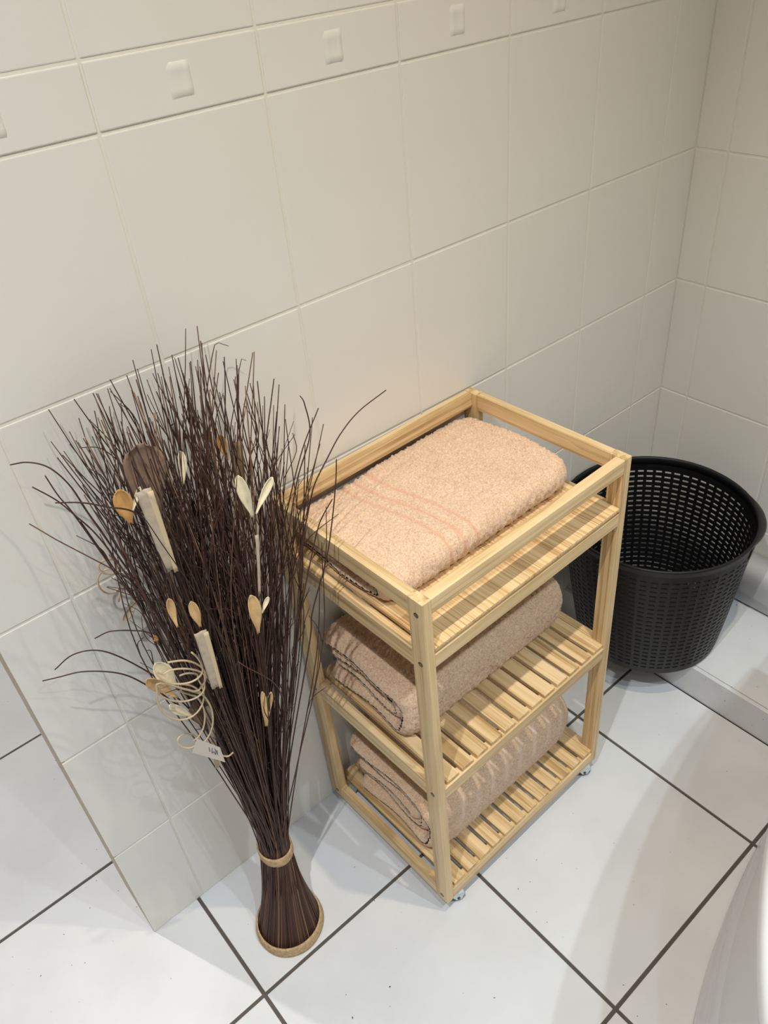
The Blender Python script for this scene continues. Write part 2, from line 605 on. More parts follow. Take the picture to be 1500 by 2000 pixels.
for sx in (0, 1):
    for sy in (0, 1):
        x0 = sx * (W - PX)
        y0 = sy * (D - PY)
        post = bar('post', (x0, y0, 0), (x0 + PX, y0 + PY, H), 'wood_z')
        # countersunk screws on the outer side face
        for z in ((0.697, 0.6085, 0.318, 0.014)):
            face = 0.0 if sx == 0 else W
            sgn = -1 if sx == 0 else 1
            bm = bmesh.new()
            rot = Matrix.Rotation(math.pi / 2, 4, 'Y')
            bmesh.ops.create_cone(bm, cap_ends=True, segments=14, radius1=0.0040, radius2=0.0040, depth=0.0006,
                                  matrix=Matrix.Translation((face, y0 + 0.0125, z + ZB)) @ rot)
            obj('screw_recess', bm, M['hole'], post)
            bm = bmesh.new()
            bmesh.ops.create_cone(bm, cap_ends=True, segments=14, radius1=0.0030, radius2=0.0030, depth=0.0012,
                                  matrix=Matrix.Translation((face, y0 + 0.0122, z - 0.0006 + ZB)) @ rot)
            obj('screw', bm, M['screw'], post)

SIDE = [(0.6925, 0.7205), (0.597, 0.627), (0.305, 0.3365), (0.0, 0.0315)]
FRONT = [(0.6960, 0.7205), (0.600, 0.6232), (0.302, 0.3272), (0.001, 0.0272)]
e = 0.0002
for z0, z1 in SIDE:
    for x0 in (0.0004, W - RX - 0.0004):
        bar('side_rail', (x0, PY + e, z0), (x0 + RX, D - PY - e, z1), 'wood_y')
for z0, z1 in FRONT:
    for y0 in (0.0006, D - RY - 0.0006):
        bar('cross_rail', (PX + e, y0, z0), (W - PX - e, y0 + RY, z1), 'wood_x')
bar('tray_panel', (PX + 0.0006, 0.0004, 0.6283), (W - PX - 0.0006, D - 0.0004, 0.6343), 'panel')
# wide support under the tray so that the panel bears on the rails
bar('support_rail', (PX + 0.0006, 0.145, 0.606), (W - PX - 0.0006, 0.165, 0.6282), 'wood_x')

PITCH, SW = 0.0321, 0.0254
slat_mesh = None
for z0, z1 in ((0.3274, 0.3354), (0.0274, 0.0354)):
    for k in range(12):
        x1 = 0.0483 + PITCH * k
        c = (x1 - SW / 2, D / 2, (z0 + z1) / 2 + ZB)
        if slat_mesh is None:
            bm = bmesh.new()
            add_box(bm, (-SW / 2, -D / 2 + 0.0036, -0.004), (SW / 2, D / 2 - 0.0036, 0.004), 0.0012, 2)
            slat_mesh = bpy.data.meshes.new('slat')
            bm.to_mesh(slat_mesh)
            bm.free()
            slat_mesh.materials.append(M['wood_y'])
        if k in (0,):   # corner slats are notched short between the posts
            o = box('slat', (0.0229 - c[0], PY * 0 + 0.0036 - D / 2, -0.004), (x1 - c[0], D / 2 - 0.0036, 0.004), M['wood_y'], cart, 0.0012)
        else:
            o = link(bpy.data.objects.new('slat', slat_mesh), cart)
        o.location = c

# swivel castors
for cx in (0.030, W - 0.029):
    for cy in (0.0085, D - 0.013):
        f = link(bpy.data.objects.new('castor', None), cart)
        f.location = (cx, cy, 0)
        f.rotation_euler = (0, 0, -0.42 if cx < 0.1 else -0.6)
        bm = bmesh.new()
        add_box(bm, (-0.011, -0.0095, 0.0282), (0.011, 0.0095, 0.0299), 0.0004, 1)
        for s in (-1, 1):
            y = s * 0.0078
            vs = [(-0.0115, 0.0283), (0.0115, 0.0283), (0.0115, 0.018), (0.007, 0.0070), (-0.003, 0.0070), (-0.0095, 0.018)]
            a = [bm.verts.new((px, y - 0.0006, pz)) for px, pz in vs]
            b = [bm.verts.new((px, y + 0.0006, pz)) for px, pz in vs]
            bm.faces.new(a)
            bm.faces.new(b[::-1])
            for q in range(len(vs)):
                bm.faces.new((a[q], b[q], b[(q + 1) % len(vs)], a[(q + 1) % len(vs)]))
        obj('fork', bm, M['steel'], f)
        bm = bmesh.new()
        bmesh.ops.create_cone(bm, cap_ends=True, segments=24, radius1=0.0122, radius2=0.0122, depth=0.0120,
                              matrix=Matrix.Translation((0.001, 0, 0.0126)) @ Matrix.Rotation(math.pi / 2, 4, 'X'))
        bmesh.ops.create_cone(bm, cap_ends=True, segments=12, radius1=0.0028, radius2=0.0028, depth=0.0192,
                              matrix=Matrix.Translation((0.001, 0, 0.0126)) @ Matrix.Rotation(math.pi / 2, 4, 'X'))
        obj('wheel', bm, M['wheel'], f)

# ------------------------------------------------------------------ folded towels
def resample(P, step):
    P = np.asarray(P, float)
    s = np.concatenate([[0], np.cumsum(np.linalg.norm(np.diff(P, axis=0), axis=1))])
    n = max(3, int(s[-1] / step))
    t = np.linspace(0, s[-1], n)
    return np.stack([np.interp(t, s, P[:, k]) for k in range(P.shape[1])], 1)


def u_spine(yf, yb_lo, yb_hi, z1, z2, depth=None):
    """Bottom layer forward, round fold at the front, top layer back again (z of the two mid-lines)."""
    r = (z2 - z1) / 2
    d = depth or r
    zc = (z1 + z2) / 2
    pts = [(y, z1) for y in np.linspace(yb_lo, yf + d, 30)]
    for a in np.linspace(0.1, math.pi - 0.1, 18):
        sy, sz = math.sin(a), math.cos(a)
        pts.append((yf + d - d * sy ** 0.85, zc - r * math.copysign(abs(sz) ** 0.85, sz)))
    pts += [(y, z2) for y in np.linspace(yf + d, yb_hi, 30)]
    return pts


def terry_layer(spine, h, x0, x1, seed, er=0.012, step=0.0026, stripe=None, corner=0.03, sag=0.002, rough=0.0013):
    rg = np.random.default_rng(seed)
    S = resample(spine, step)
    T = np.gradient(S, axis=0)
    T /= np.linalg.norm(T, axis=1)[:, None]
    Nn = np.stack([-T[:, 1], T[:, 0]], 1)
    na = 7
    cap = []
    for side in (1, 0):
        i = len(S) - 1 if side else 0
        t = T[i] * (1 if side else -1)
        n0 = Nn[i] * (1 if side else -1)
        for a in np.linspace(0, math.pi, na + 2)[1:-1]:
            cap.append((S[i], h * (math.cos(a) * n0 + math.sin(a) * t)))
    base = [s for s in S] + [c[0] for c in cap[:na]] + [s for s in S[::-1]] + [c[0] for c in cap[na:]]
    off = [n * h for n in Nn] + [c[1] for c in cap[:na]] + [-n * h for n in Nn[::-1]] + [c[1] for c in cap[na:]]
    base, off = np.array(base), np.array(off)
    m = len(base)
    inner = np.linspace(x0 + er, x1 - er, max(4, int((x1 - x0 - 2 * er) / step)))
    phi = np.linspace(0.12, math.pi / 2, 7)[:-1]
    xs = np.concatenate([x0 + er - er * np.cos(phi), inner, (x1 - er + er * np.cos(phi))[::-1]])
    sc = np.concatenate([np.sin(phi), np.ones(len(inner)), np.sin(phi)[::-1]])
    n = len(xs)
    yz = base[None] + sc[:, None, None] * off[None]
    X = np.repeat(xs[:, None], m, 1)
    Y, Z = yz[..., 0].copy(), yz[..., 1].copy()
    # rounded plan corners and a soft, uneven lie
    yc = (Y.min() + Y.max()) / 2
    d = np.minimum(X - x0, x1 - X)
    kf = np.clip(1 - d / corner, 0, 1) ** 2
    Y = yc + (Y - yc) * (1 - 0.13 * kf)
    zb = Z.min()
    lift = np.clip((Z - zb) / max(1e-6, Z.max() - zb), 0, 1)
    p = rg.uniform(0, 6.28, 6)
    Z += lift * sag * (np.sin(X * 17 + p[0]) * np.cos(Y * 23 + p[1]) + 0.6 * np.sin(X * 41 + Y * 19 + p[2]))
    Y += lift * 0.0015 * np.sin(X * 33 + p[3])
    X += 0.0035 * np.sin(Y * 35 + p[4] + Z * 60) * np.clip(1 - d / 0.05, 0, 1)
    V = np.stack([X, Y, Z], -1)
    nrm = np.concatenate([np.zeros((n, m, 1)), np.repeat((off / (np.linalg.norm(off, axis=1)[:, None] + 1e-9))[None], n, 0)], -1)
    st = np.zeros((n, m))
    if stripe is not None:
        st = stripe(X, Y, Z) * rg.uniform(0.45, 1.0, X.shape)
    disp = rg.normal(0, rough, (n, m)) * (1 - 0.75 * st) - st * 0.0014
    disp = np.clip(disp, -0.003, 0.003)
    V = V + disp[..., None] * nrm
    V[..., 2] = np.maximum(V[..., 2], zb - 0.0002)
    i = np.arange(n - 1)[:, None] * m
    j = np.arange(m)[None]
    k = (j + 1) % m
    F = np.stack([i + j, i + m + j, i + m + k, i + k], -1).reshape(-1, 4)
    return V.reshape(-1, 3), F, st.reshape(-1)


def towel(name, label, layers, mat):
    vs, fs, ss, o = [], [], [], 0
    for v, f, s in layers:
        vs.append(v)
        fs.append(f + o)
        ss.append(s)
        o += len(v)
    v, f, s = np.vstack(vs), np.vstack(fs), np.concatenate(ss)
    me = bpy.data.meshes.new(name)
    me.vertices.add(len(v))
    me.vertices.foreach_set('co', v.astype(np.float32).ravel())
    me.loops.add(len(f) * 4)
    me.loops.foreach_set('vertex_index', f.astype(np.int32).ravel())
    me.polygons.add(len(f))
    me.polygons.foreach_set('loop_start', np.arange(0, len(f) * 4, 4, dtype=np.int32))
    me.polygons.foreach_set('use_smooth', [True] * len(f))
    me.update(calc_edges=True)
    at = me.attributes.new('stripe', 'FLOAT', 'POINT')
    at.data.foreach_set('value', s.astype(np.float32))
    ob = mesh_obj(name, me, M[mat])
    ob.location = CART['loc']
    ob.rotation_euler = CART['rot']
    ob['label'] = label
    ob['category'] = 'towel'
    ob['group'] = 'folded peach towels on the trolley'
    return ob


def soft(d, w):
    return np.clip(1.5 - np.abs(d) / w, 0, 1)


def top_stripes(X, Y, Z):
    t = np.clip((Y - 0.10) / 0.19, 0, 1)
    out = np.zeros_like(X)
    for a, b in ((0.133, 0.119), (0.160, 0.141), (0.185, 0.166)):
        c = a + (b - a) * t + 0.004 * np.sin(t * 5.5)
        out = np.maximum(out, soft(X - c, 0.0027))
    return out * (Z > ZB + 0.6345 + 0.012)


def bottom_stripes(X, Y, Z):
    out = np.zeros_like(X)
    for k in range(9):
        c = 0.052 + 0.0375 * k + (Z - ZB - 0.11) * 0.28
        out = np.maximum(out, soft(X - c, 0.0044) * (0.75 + 0.25 * math.sin(k * 2.3)))
    return out * np.clip((Z - ZB - 0.098) / 0.012, 0, 1)


zt = ZB + 0.6349
h = 0.0124
towel('folded_towel', 'folded peach terry towel with three salmon stripes on the top tray of the trolley',
      [terry_layer(u_spine(0.097, 0.285, 0.297, zt + h, zt + 3.06 * h), h, 0.0185, 0.402, 1, stripe=top_stripes, er=0.016, corner=0.045, sag=0.0022)],
      'towel_dark_stripes')
zt = ZB + 0.3358
h = 0.0122
towel('folded_towel', 'plain folded peach terry towel on the middle slatted shelf of the trolley',
      [terry_layer(u_spine(0.092, 0.285, 0.294, zt + h, zt + 0.1005 - h, 0.028), h, 0.028, 0.402, 2, er=0.012, corner=0.04, sag=0.0028),
       terry_layer(u_spine(0.112, 0.280, 0.288, zt + 3.12 * h, zt + 0.1000 - 3.12 * h, 0.012), h * 0.98, 0.036, 0.396, 3, er=0.012, corner=0.03, sag=0.0016)],
      'towel')
zt = ZB + 0.0358
h = 0.0125
towel('folded_towel', 'folded peach towel with a row of pale stripes on the bottom trolley shelf',
      [terry_layer(u_spine(0.057, 0.262, 0.282, zt + h, zt + 0.1320 - h, 0.032), h, 0.032, 0.398, 4, er=0.013, corner=0.05, stripe=bottom_stripes, sag=0.002, rough=0.0008),
       terry_layer(u_spine(0.084, 0.258, 0.274, zt + 3.1 * h, zt + 0.1315 - 3.1 * h, 0.020), h, 0.041, 0.394, 5, er=0.012, corner=0.03, sag=0.0014),
       terry_layer([(y, zt + 0.0658) for y in np.linspace(0.112, 0.262, 30)], 0.0135, 0.036, 0.390, 6, er=0.012, sag=0.001)],
      'towel_light_stripes')

# ------------------------------------------------------------------ black basket on the step
BC0, BC1, BR0, BR1, BZ0, BZ1 = np.array([1.046, -0.199]), np.array([1.036, -0.193]), 0.1475, 0.1862, STEP_Z + 0.0006, 0.410
basket = thing('laundry_basket', 'round black perforated plastic laundry basket behind the trolley, on the low step', 'basket', (1.046, -0.199, BZ0))
BO = np.array([1.046, -0.199, BZ0])


def bpt(ang, z, extra=0.0):
    t = (z - BZ0) / (BZ1 - BZ0)
    c = BC0 + (BC1 - BC0) * t
    r = BR0 + (BR1 - BR0) * t ** 0.85 if t > 0 else BR0
    r = r + extra
    return np.array([c[0] + r * math.cos(ang), c[1] + r * math.sin(ang), z]) - BO


COLS, ROWSB = 60, 22
zlo, zhi = BZ0 + 0.020, BZ1 - 0.028
dz = (zhi - zlo) / ROWSB
zs = [BZ0, BZ0 + 0.006]
for r in range(ROWSB):
    zs += [zlo + r * dz + dz * 0.31, zlo + r * dz + dz * 0.69]
zs += [BZ1 - 0.022, BZ1 - 0.002]
fr = [0.17, 0.83]
verts, faces = [], []
nc = COLS * 2
for iz, z in enumerate(zs):
    for c in range(COLS):
        for q, f in enumerate(fr):
            weave = 0.0
            if 2 <= iz < len(zs) - 2:
                weave = 0.0003 if c % 2 else 0.0
            verts.append(bpt((c + f) / COLS * 2 * math.pi, z, weave - (0.004 if iz == 0 else 0)))
for iz in range(len(zs) - 1):
    slot_row = iz >= 2 and iz % 2 == 0 and iz < 2 + 2 * ROWSB
    for k in range(nc):
        if slot_row and k % 2 == 0:
            continue
        a, b = iz * nc + k, iz * nc + (k + 1) % nc
        faces.append((a, b, b + nc, a + nc))
body = from_np('perforated_wall', verts, faces, M['basket'], basket, smooth=False)
sol = body.modifiers.new('thickness', 'SOLIDIFY')
sol.thickness = 0.0024
sol.offset = -1

# floor of the basket with a low foot ring
bm = bmesh.new()
bmesh.ops.create_cone(bm, cap_ends=True, segments=60, radius1=BR0 - 0.004, radius2=BR0 - 0.002, depth=0.004, matrix=Matrix.Translation((0, 0, 0.0042)))
obj('base', bm, M['basket'], basket)


def band(name, prof, a0, a1, n, m, parent, closed):
    """Sweep a (radial, z) profile round the basket axis."""
    vs, fs = [], []
    mm = len(prof)
    for i in range(n + (0 if closed else 1)):
        a = a0 + (a1 - a0) * i / n
        for q in prof:
            dr, z = q(i / n) if callable(q) else q
            vs.append(bpt(a, z, dr))
    cnt = n if closed else n
    tot = n if closed else n + 1
    for i in range(cnt):
        i2 = (i + 1) % tot
        for k in range(mm):
            k2 = (k + 1) % mm
            fs.append((i * mm + k, i2 * mm + k, i2 * mm + k2, i * mm + k2))
    if not closed:
        fs.append(tuple(range(mm))[::-1])
        fs.append(tuple(n * mm + k for k in range(mm)))
    return from_np(name, vs, fs, m, parent)


rimp = [(-0.0032, BZ1 - 0.016), (0.0006, BZ1 - 0.016), (0.0010, BZ1 - 0.007), (0.0024, BZ1 - 0.0055), (0.0028, BZ1 - 0.002), (0.0018, BZ1 + 0.0006), (-0.0012, BZ1 + 0.0010), (-0.0034, BZ1 - 0.001)]
band('rim', rimp, 0, 2 * math.pi, 96, M['basket'], basket, True)
# two grips: the lip flares out, with a smooth plate below it
for ac, outw, inner in ((math.radians(-56), 0.012, False), (math.radians(124), 0.011, True)):
    hw = math.radians(29)

    def lip(dr, z):
        return lambda s: (dr * (math.sin(math.pi * s) ** 1.3 if 0 < s < 1 else 0.0) + 0.0016, z)
    band('grip', [lip(-0.002, BZ1 - 0.006), lip(outw * 0.7, BZ1 - 0.008), lip(outw, BZ1 - 0.006), lip(outw * 0.8, BZ1 - 0.001), lip(-0.002, BZ1 + 0.0012)],
         ac - hw, ac + hw, 30, M['handle'], basket, False)
    band('grip_plate', [(0.0008, BZ1 - 0.044), (0.0022, BZ1 - 0.043), (0.0024, BZ1 - 0.017), (0.0010, BZ1 - 0.016)], ac - hw * 0.85, ac + hw * 0.85, 24, M['handle'], basket, False)
    if inner:
        band('grip_plate', [(-0.0046, BZ1 - 0.060), (-0.0036, BZ1 - 0.060), (-0.0038, BZ1 - 0.022), (-0.0048, BZ1 - 0.022)], ac - hw * 0.6, ac + hw * 0.6, 20, M['handle'], basket, False)

# ------------------------------------------------------------------ dried twig bundle leaning on the wall
BASE = np.array([0.089, -0.151, 0.0])
TIE = np.array([0.113, -0.121, 0.180])
plant = thing('dried_twig_bundle', 'tall raffia-tied bundle of dark brown dried twigs with pale petals', 'dried plant', tuple(BASE))
R3 = np.random.default_rng(11)


def skyline(x):
    return np.interp(x, [-0.02, 0.03, 0.06, 0.10, 0.19, 0.23, 0.28, 0.33, 0.37], [0.90, 0.955, 1.005, 1.02, 1.045, 1.02, 0.985, 0.94, 0.90])


def add_tubes(tubes, name, m, parent, kind=None):
    vs, fs, tn, o = [], [], [], 0
    for path, rad, tone, sides in tubes:
        v, f = tube_arrays(path, rad, sides)
        vs.append(v)
        fs += [tuple(i + o for i in q) for q in f]
        tn.append(np.full(len(v), tone))
        o += len(v)
    ob = from_np(name, np.vstack(vs) - BASE, fs, m, parent)
    at = ob.data.attributes.new('tone', 'FLOAT', 'POINT')
    at.data.foreach_set('value', np.concatenate(tn).astype(np.float32))
    if kind:
        ob['kind'] = kind
    return ob


def clear_trolley(path, px=None):
    """Keep a stem on its own side of the trolley's left face."""
    px = TIE[0] if px is None else px
    bad = (path[:, 2] < 0.778) & (path[:, 0] > 0.2880)
    if bad.any():
        k = max(0.0, (0.2880 - px) / max(1e-4, path[bad, 0].max() - px))
        path[:, 0] = np.where(path[:, 0] > px, px + (path[:, 0] - px) * k, path[:, 0])
    return path


tubes = []
for i in range(350):
    u, a = R3.random(), R3.random() * 2 * math.pi
    rr = math.sqrt(u)
    if i < 160:
        rr = 0.95 + 0.05 * R3.random()
        a = (i + 0.6 * R3.random()) / 160 * 2 * math.pi          # a full outer layer
    b = BASE + np.array([0.0560 * rr * math.cos(a), 0.0560 * rr * math.sin(a), 0.003])
    a2 = a + 0.55
    t = TIE + np.array([0.0245 * rr * math.cos(a2), 0.0245 * rr * math.sin(a2), -0.006 * math.cos(a2)])
    while True:
        pick = R3.random()
        tx = R3.uniform(0.03, 0.25) if pick < 0.62 else R3.normal(0.17, 0.045) if pick < 0.88 else R3.uniform(0.24, 0.345)
        if 0.02 < tx < 0.345:
            break
    tx = 0.85 * tx + 0.15 * np.clip(0.155 + 0.13 * rr * math.cos(a2) + R3.normal(0, 0.02), 0.03, 0.33)
    ty = np.clip(-0.088 + 0.06 * rr * math.sin(a2) + R3.normal(0, 0.02), -0.185, -0.016)
    f = 1 - (0.42 if tx > 0.11 else 0.17) * R3.random() ** 1.5
    tz = TIE[2] + (skyline(tx) - TIE[2]) * f + R3.normal(0, 0.008)
    tip = np.array([tx, ty, tz])
    tip = t + (tip - t) * 1.0
    d = tip - t
    bend = R3.normal(0, 0.014, 3) * np.array([1, 0.6, 0.2])
    out = np.array([math.cos(a2), 0.5 * math.sin(a2), 0]) * 0.007 * rr
    m1 = b + (t - b) * 0.45 + np.array([math.cos(a), math.sin(a), 0]) * -0.004 * rr
    m2 = t + d * 0.33 + bend * 0.5 - out
    m3 = t + d * 0.70 + bend
    kink = R3.normal(0, 0.022, 3) * np.array([1, 0.5, 0.35])
    path = smooth_path([b, m1, t, m2, m3, tip + kink], 30)
    path[:, 1] = np.minimum(path[:, 1], -0.006)
    path = clear_trolley(path)
    s = np.linspace(0, 1, len(path))
    r0 = R3.uniform(0.00105, 0.00145)
    tone = R3.beta(2, 3) if R3.random() < 0.93 else R3.uniform(0.8, 1.0)
    tubes.append((path, r0 * (1.2 - 0.72 * s), tone, 5))
    # side twigs in the upper part
    for _ in range(R3.integers(1, 4)):
        k = int(len(path) * R3.uniform(0.60, 0.93))
        p0 = path[k]
        tg = path[min(k + 1, len(path) - 1)] - path[k - 1]
        tg /= np.linalg.norm(tg)
        L = R3.uniform(0.04, 0.12 if p0[0] > 0.10 else 0.06)
        side = R3.normal(0, 1, 3) * np.array([1, 0.55, 0.35])
        side -= tg * side.dot(tg)
        side /= np.linalg.norm(side) + 1e-9
        ang = R3.uniform(0.12, 0.38)
        dirv = tg * math.cos(ang) + side * math.sin(ang)
        p1 = p0 + dirv * L * 0.5
        p2 = p0 + dirv * L + R3.normal(0, 0.008, 3) - side * R3.uniform(-0.01, 0.015)
        bp_ = smooth_path([p0, p1, p2], 8)
        bp_[:, 1] = np.minimum(bp_[:, 1], -0.005)
        bp_ = clear_trolley(bp_, p0[0])
        lim = skyline(bp_[:, 0]) + 0.012
        bp_[:, 2] = np.minimum(bp_[:, 2], lim)
        tubes.append((bp_, np.linspace(r0 * 0.62, r0 * 0.38, len(bp_)), tone, 4))
add_tubes(tubes, 'twigs', M['stem'], plant, 'stuff')

TW = [
[(0.2123, -0.15, 0.6753), (0.2507, -0.1462, 0.7512), (0.2666, -0.1425, 0.7832), (0.2855, -0.1388, 0.82), (0.2986, -0.135, 0.8376), (0.3247, -0.1312, 0.8602), (0.3506, -0.1275, 0.8807), (0.386, -0.1238, 0.8971), (0.4369, -0.12, 0.9053)] ,
[(0.2306, -0.16, 0.6097), (0.2405, -0.168, 0.6707), (0.2703, -0.176, 0.749), (0.2842, -0.184, 0.8132), (0.2924, -0.192, 0.871), (0.2923, -0.2, 0.9055)] ,
[(0.2123, -0.16, 0.6238), (0.2314, -0.1675, 0.7021), (0.2529, -0.175, 0.7722), (0.2669, -0.1825, 0.8175), (0.2848, -0.19, 0.8467)] ,
[(0.0726, -0.11, 0.5276), (0.0421, -0.1, 0.6342), (0.0338, -0.09, 0.6565), (0.0076, -0.08, 0.701), (-0.0123, -0.07, 0.7179), (-0.036, -0.06, 0.7194), (-0.0589, -0.05, 0.7038)] ,
[(0.0736, -0.11, 0.5153), (0.0359, -0.1, 0.6232), (0.0275, -0.09, 0.6349), (0.011, -0.08, 0.66), (-0.0078, -0.07, 0.6749), (-0.0335, -0.06, 0.6876), (-0.0574, -0.05, 0.6894), (-0.076, -0.04, 0.6888)] ,
[(0.0756, -0.11, 0.6011), (0.0597, -0.098, 0.7026), (0.0538, -0.086, 0.7101), (0.0443, -0.074, 0.7129), (0.0164, -0.062, 0.7238), (-0.0025, -0.05, 0.7162)] ,
[(0.0715, -0.1, 0.7045), (0.0454, -0.0914, 0.8666), (0.0382, -0.0829, 0.9077), (0.0335, -0.0743, 0.9407), (0.0266, -0.0657, 0.9603), (0.0183, -0.0571, 0.9704), (0.0053, -0.0486, 0.9763), (-0.0082, -0.04, 0.9759)] ,
[(0.0639, -0.12, 0.716), (0.0415, -0.116, 0.8512), (0.0309, -0.112, 0.8996), (0.0193, -0.108, 0.9292), (0.0086, -0.104, 0.9532), (-0.007, -0.1, 0.9764)] ,
[(0.0597, -0.12, 0.7009), (0.0349, -0.114, 0.8389), (0.0304, -0.108, 0.8684), (0.0194, -0.102, 0.9286), (0.0134, -0.096, 0.953), (0.0103, -0.09, 0.9764)] ,
[(0.0976, -0.14, 0.7503), (0.09, -0.138, 0.8666), (0.0726, -0.136, 0.9166), (0.0455, -0.134, 0.9397), (0.0251, -0.132, 0.9553), (0.0018, -0.13, 0.9671)] ,
[(0.1747, -0.13, 0.5884), (0.2226, -0.1233, 0.6971), (0.2513, -0.1167, 0.7561), (0.2869, -0.11, 0.8331), (0.3211, -0.1033, 0.8836), (0.3251, -0.0967, 0.924), (0.3246, -0.09, 0.934)] ,
[(0.179, -0.12, 0.5769), (0.2324, -0.1125, 0.7297), (0.2664, -0.105, 0.7923), (0.3096, -0.0975, 0.8634), (0.3486, -0.09, 0.9058)] ,
[(0.1788, -0.13, 0.6851), (0.2245, -0.1175, 0.8227), (0.2561, -0.105, 0.9004), (0.2827, -0.0925, 0.948), (0.2984, -0.08, 0.9648)] ,
[(0.1565, -0.1, 0.6798), (0.2082, -0.0867, 0.8937), (0.2358, -0.0733, 0.9748), (0.2502, -0.06, 1.0064)] ,
]
for q in TW:
    q = [np.array(p) for p in q]
    pre = [TIE + np.array([0.0, -0.004, -0.02]), TIE * 0.55 + q[0] * 0.45]
    path = smooth_path(pre + q, 56)
    path[:, 1] = np.minimum(path[:, 1], -0.006)
    path = clear_trolley(path)
    add_tubes([(path, np.linspace(0.00135, 0.0007, len(path)), 0.35, 6)], 'long_twig', M['stem'], plant)


def wrap(name, centre, radius, height, tilt, m, wob=0.0, taper=0.0):
    """Raffia strip wound round the stems."""
    vs, fs = [], []
    n = 64
    prof = [(-0.0012, 0), (0.0012, 0.02), (0.0016, 0.1), (0.0018, 0.5), (0.0016, 0.9), (0.0012, 0.98), (-0.0012, 1.0), (-0.0016, 0.5)]
    for i in range(n):
        a = 2 * math.pi * i / n
        w = wob * math.sin(3 * a + 1) + 0.4 * wob * math.sin(7 * a)
        for dr, h in prof:
            r = radius + dr + 0.3 * w - taper * h
            z = height * h + w * (1 if h > 0.3 else 0)
            vs.append((centre[0] + r * math.cos(a), centre[1] + r * math.sin(a), centre[2] + z + tilt * math.cos(a + 0.9) * r))
    k = len(prof)
    for i in range(n):
        j = (i + 1) % n
        for q in range(k):
            fs.append((i * k + q, j * k + q, j * k + (q + 1) % k, i * k + (q + 1) % k))
    return from_np(name, np.array(vs) - BASE, fs, m, plant)


wrap('tie_band', TIE + np.array([0, 0, -0.011]), 0.0272, 0.0205, -0.22, M['raffia'], 0.0009)
wrap('base_band', BASE + np.array([0, 0, 0.0012]), 0.0588, 0.0200, 0.0, M['raffia'], 0.0010, 0.0036)

CAMDIR = np.array([-0.24, -0.72, 0.55])
CAMDIR = CAMDIR / np.linalg.norm(CAMDIR)


def leaf(name, b, t, width, m, cup=0.35, bendv=0.12, twist=0.0, shape='petal', n=16, k=6, fold=0.0):
    """A dried petal or husk blade from its root b to its end t, cupped along its length."""
    b, t = np.array(b), np.array(t)
    ax = t - b
    L = np.linalg.norm(ax)
    ax /= L
    nrm = np.array([-0.15, -0.95, 0.25])
    nrm -= ax * nrm.dot(ax)
    nrm /= np.linalg.norm(nrm)
    sd = np.cross(ax, nrm)
    c, s = math.cos(twist), math.sin(twist)
    nrm, sd = c * nrm + s * sd, c * sd - s * nrm
    vs, fs = [], []
    for i in range(n + 1):
        f = i / n
        if shape == 'petal':
            g = min(1.0, f / 0.66)
            w = 0.20 + 0.80 * g * g * (3 - 2 * g)
            if f > 0.70:
                w *= math.sqrt(max(0.012, 1 - ((f - 0.70) / 0.30) ** 2))
        elif shape == 'round':
            w = (0.35 + 0.65 * min(1, f * 1.6)) * (1 if f < 0.8 else math.sqrt(max(0.02, 1 - ((f - 0.8) / 0.2) ** 2)))
        else:
            w = 0.70 + 0.30 * f
        for j in range(k + 1):
            v = j / k * 2 - 1
            p = b + ax * L * f + sd * v * width / 2 * w
            p = p + nrm * (cup * width * w * (v * v - 0.4) + bendv * L * (f - f * f) * 1.2 + fold * width * (1 - abs(v)))
            if shape == 'strip':
                p = p + ax * 0.05 * width * math.sin(v * 4 + 1) * (1 if i in (0, n) else 0)
            p[1] = min(p[1], -0.004)
            vs.append(p)
    for i in range(n):
        for j in range(k):
            a = i * (k + 1) + j
            fs.append((a, a + 1, a + k + 2, a + k + 1))
    ob = from_np(name, np.array(vs) - BASE, fs, m, plant)
    so = ob.modifiers.new('thickness', 'SOLIDIFY')
    so.thickness = 0.0007
    return ob


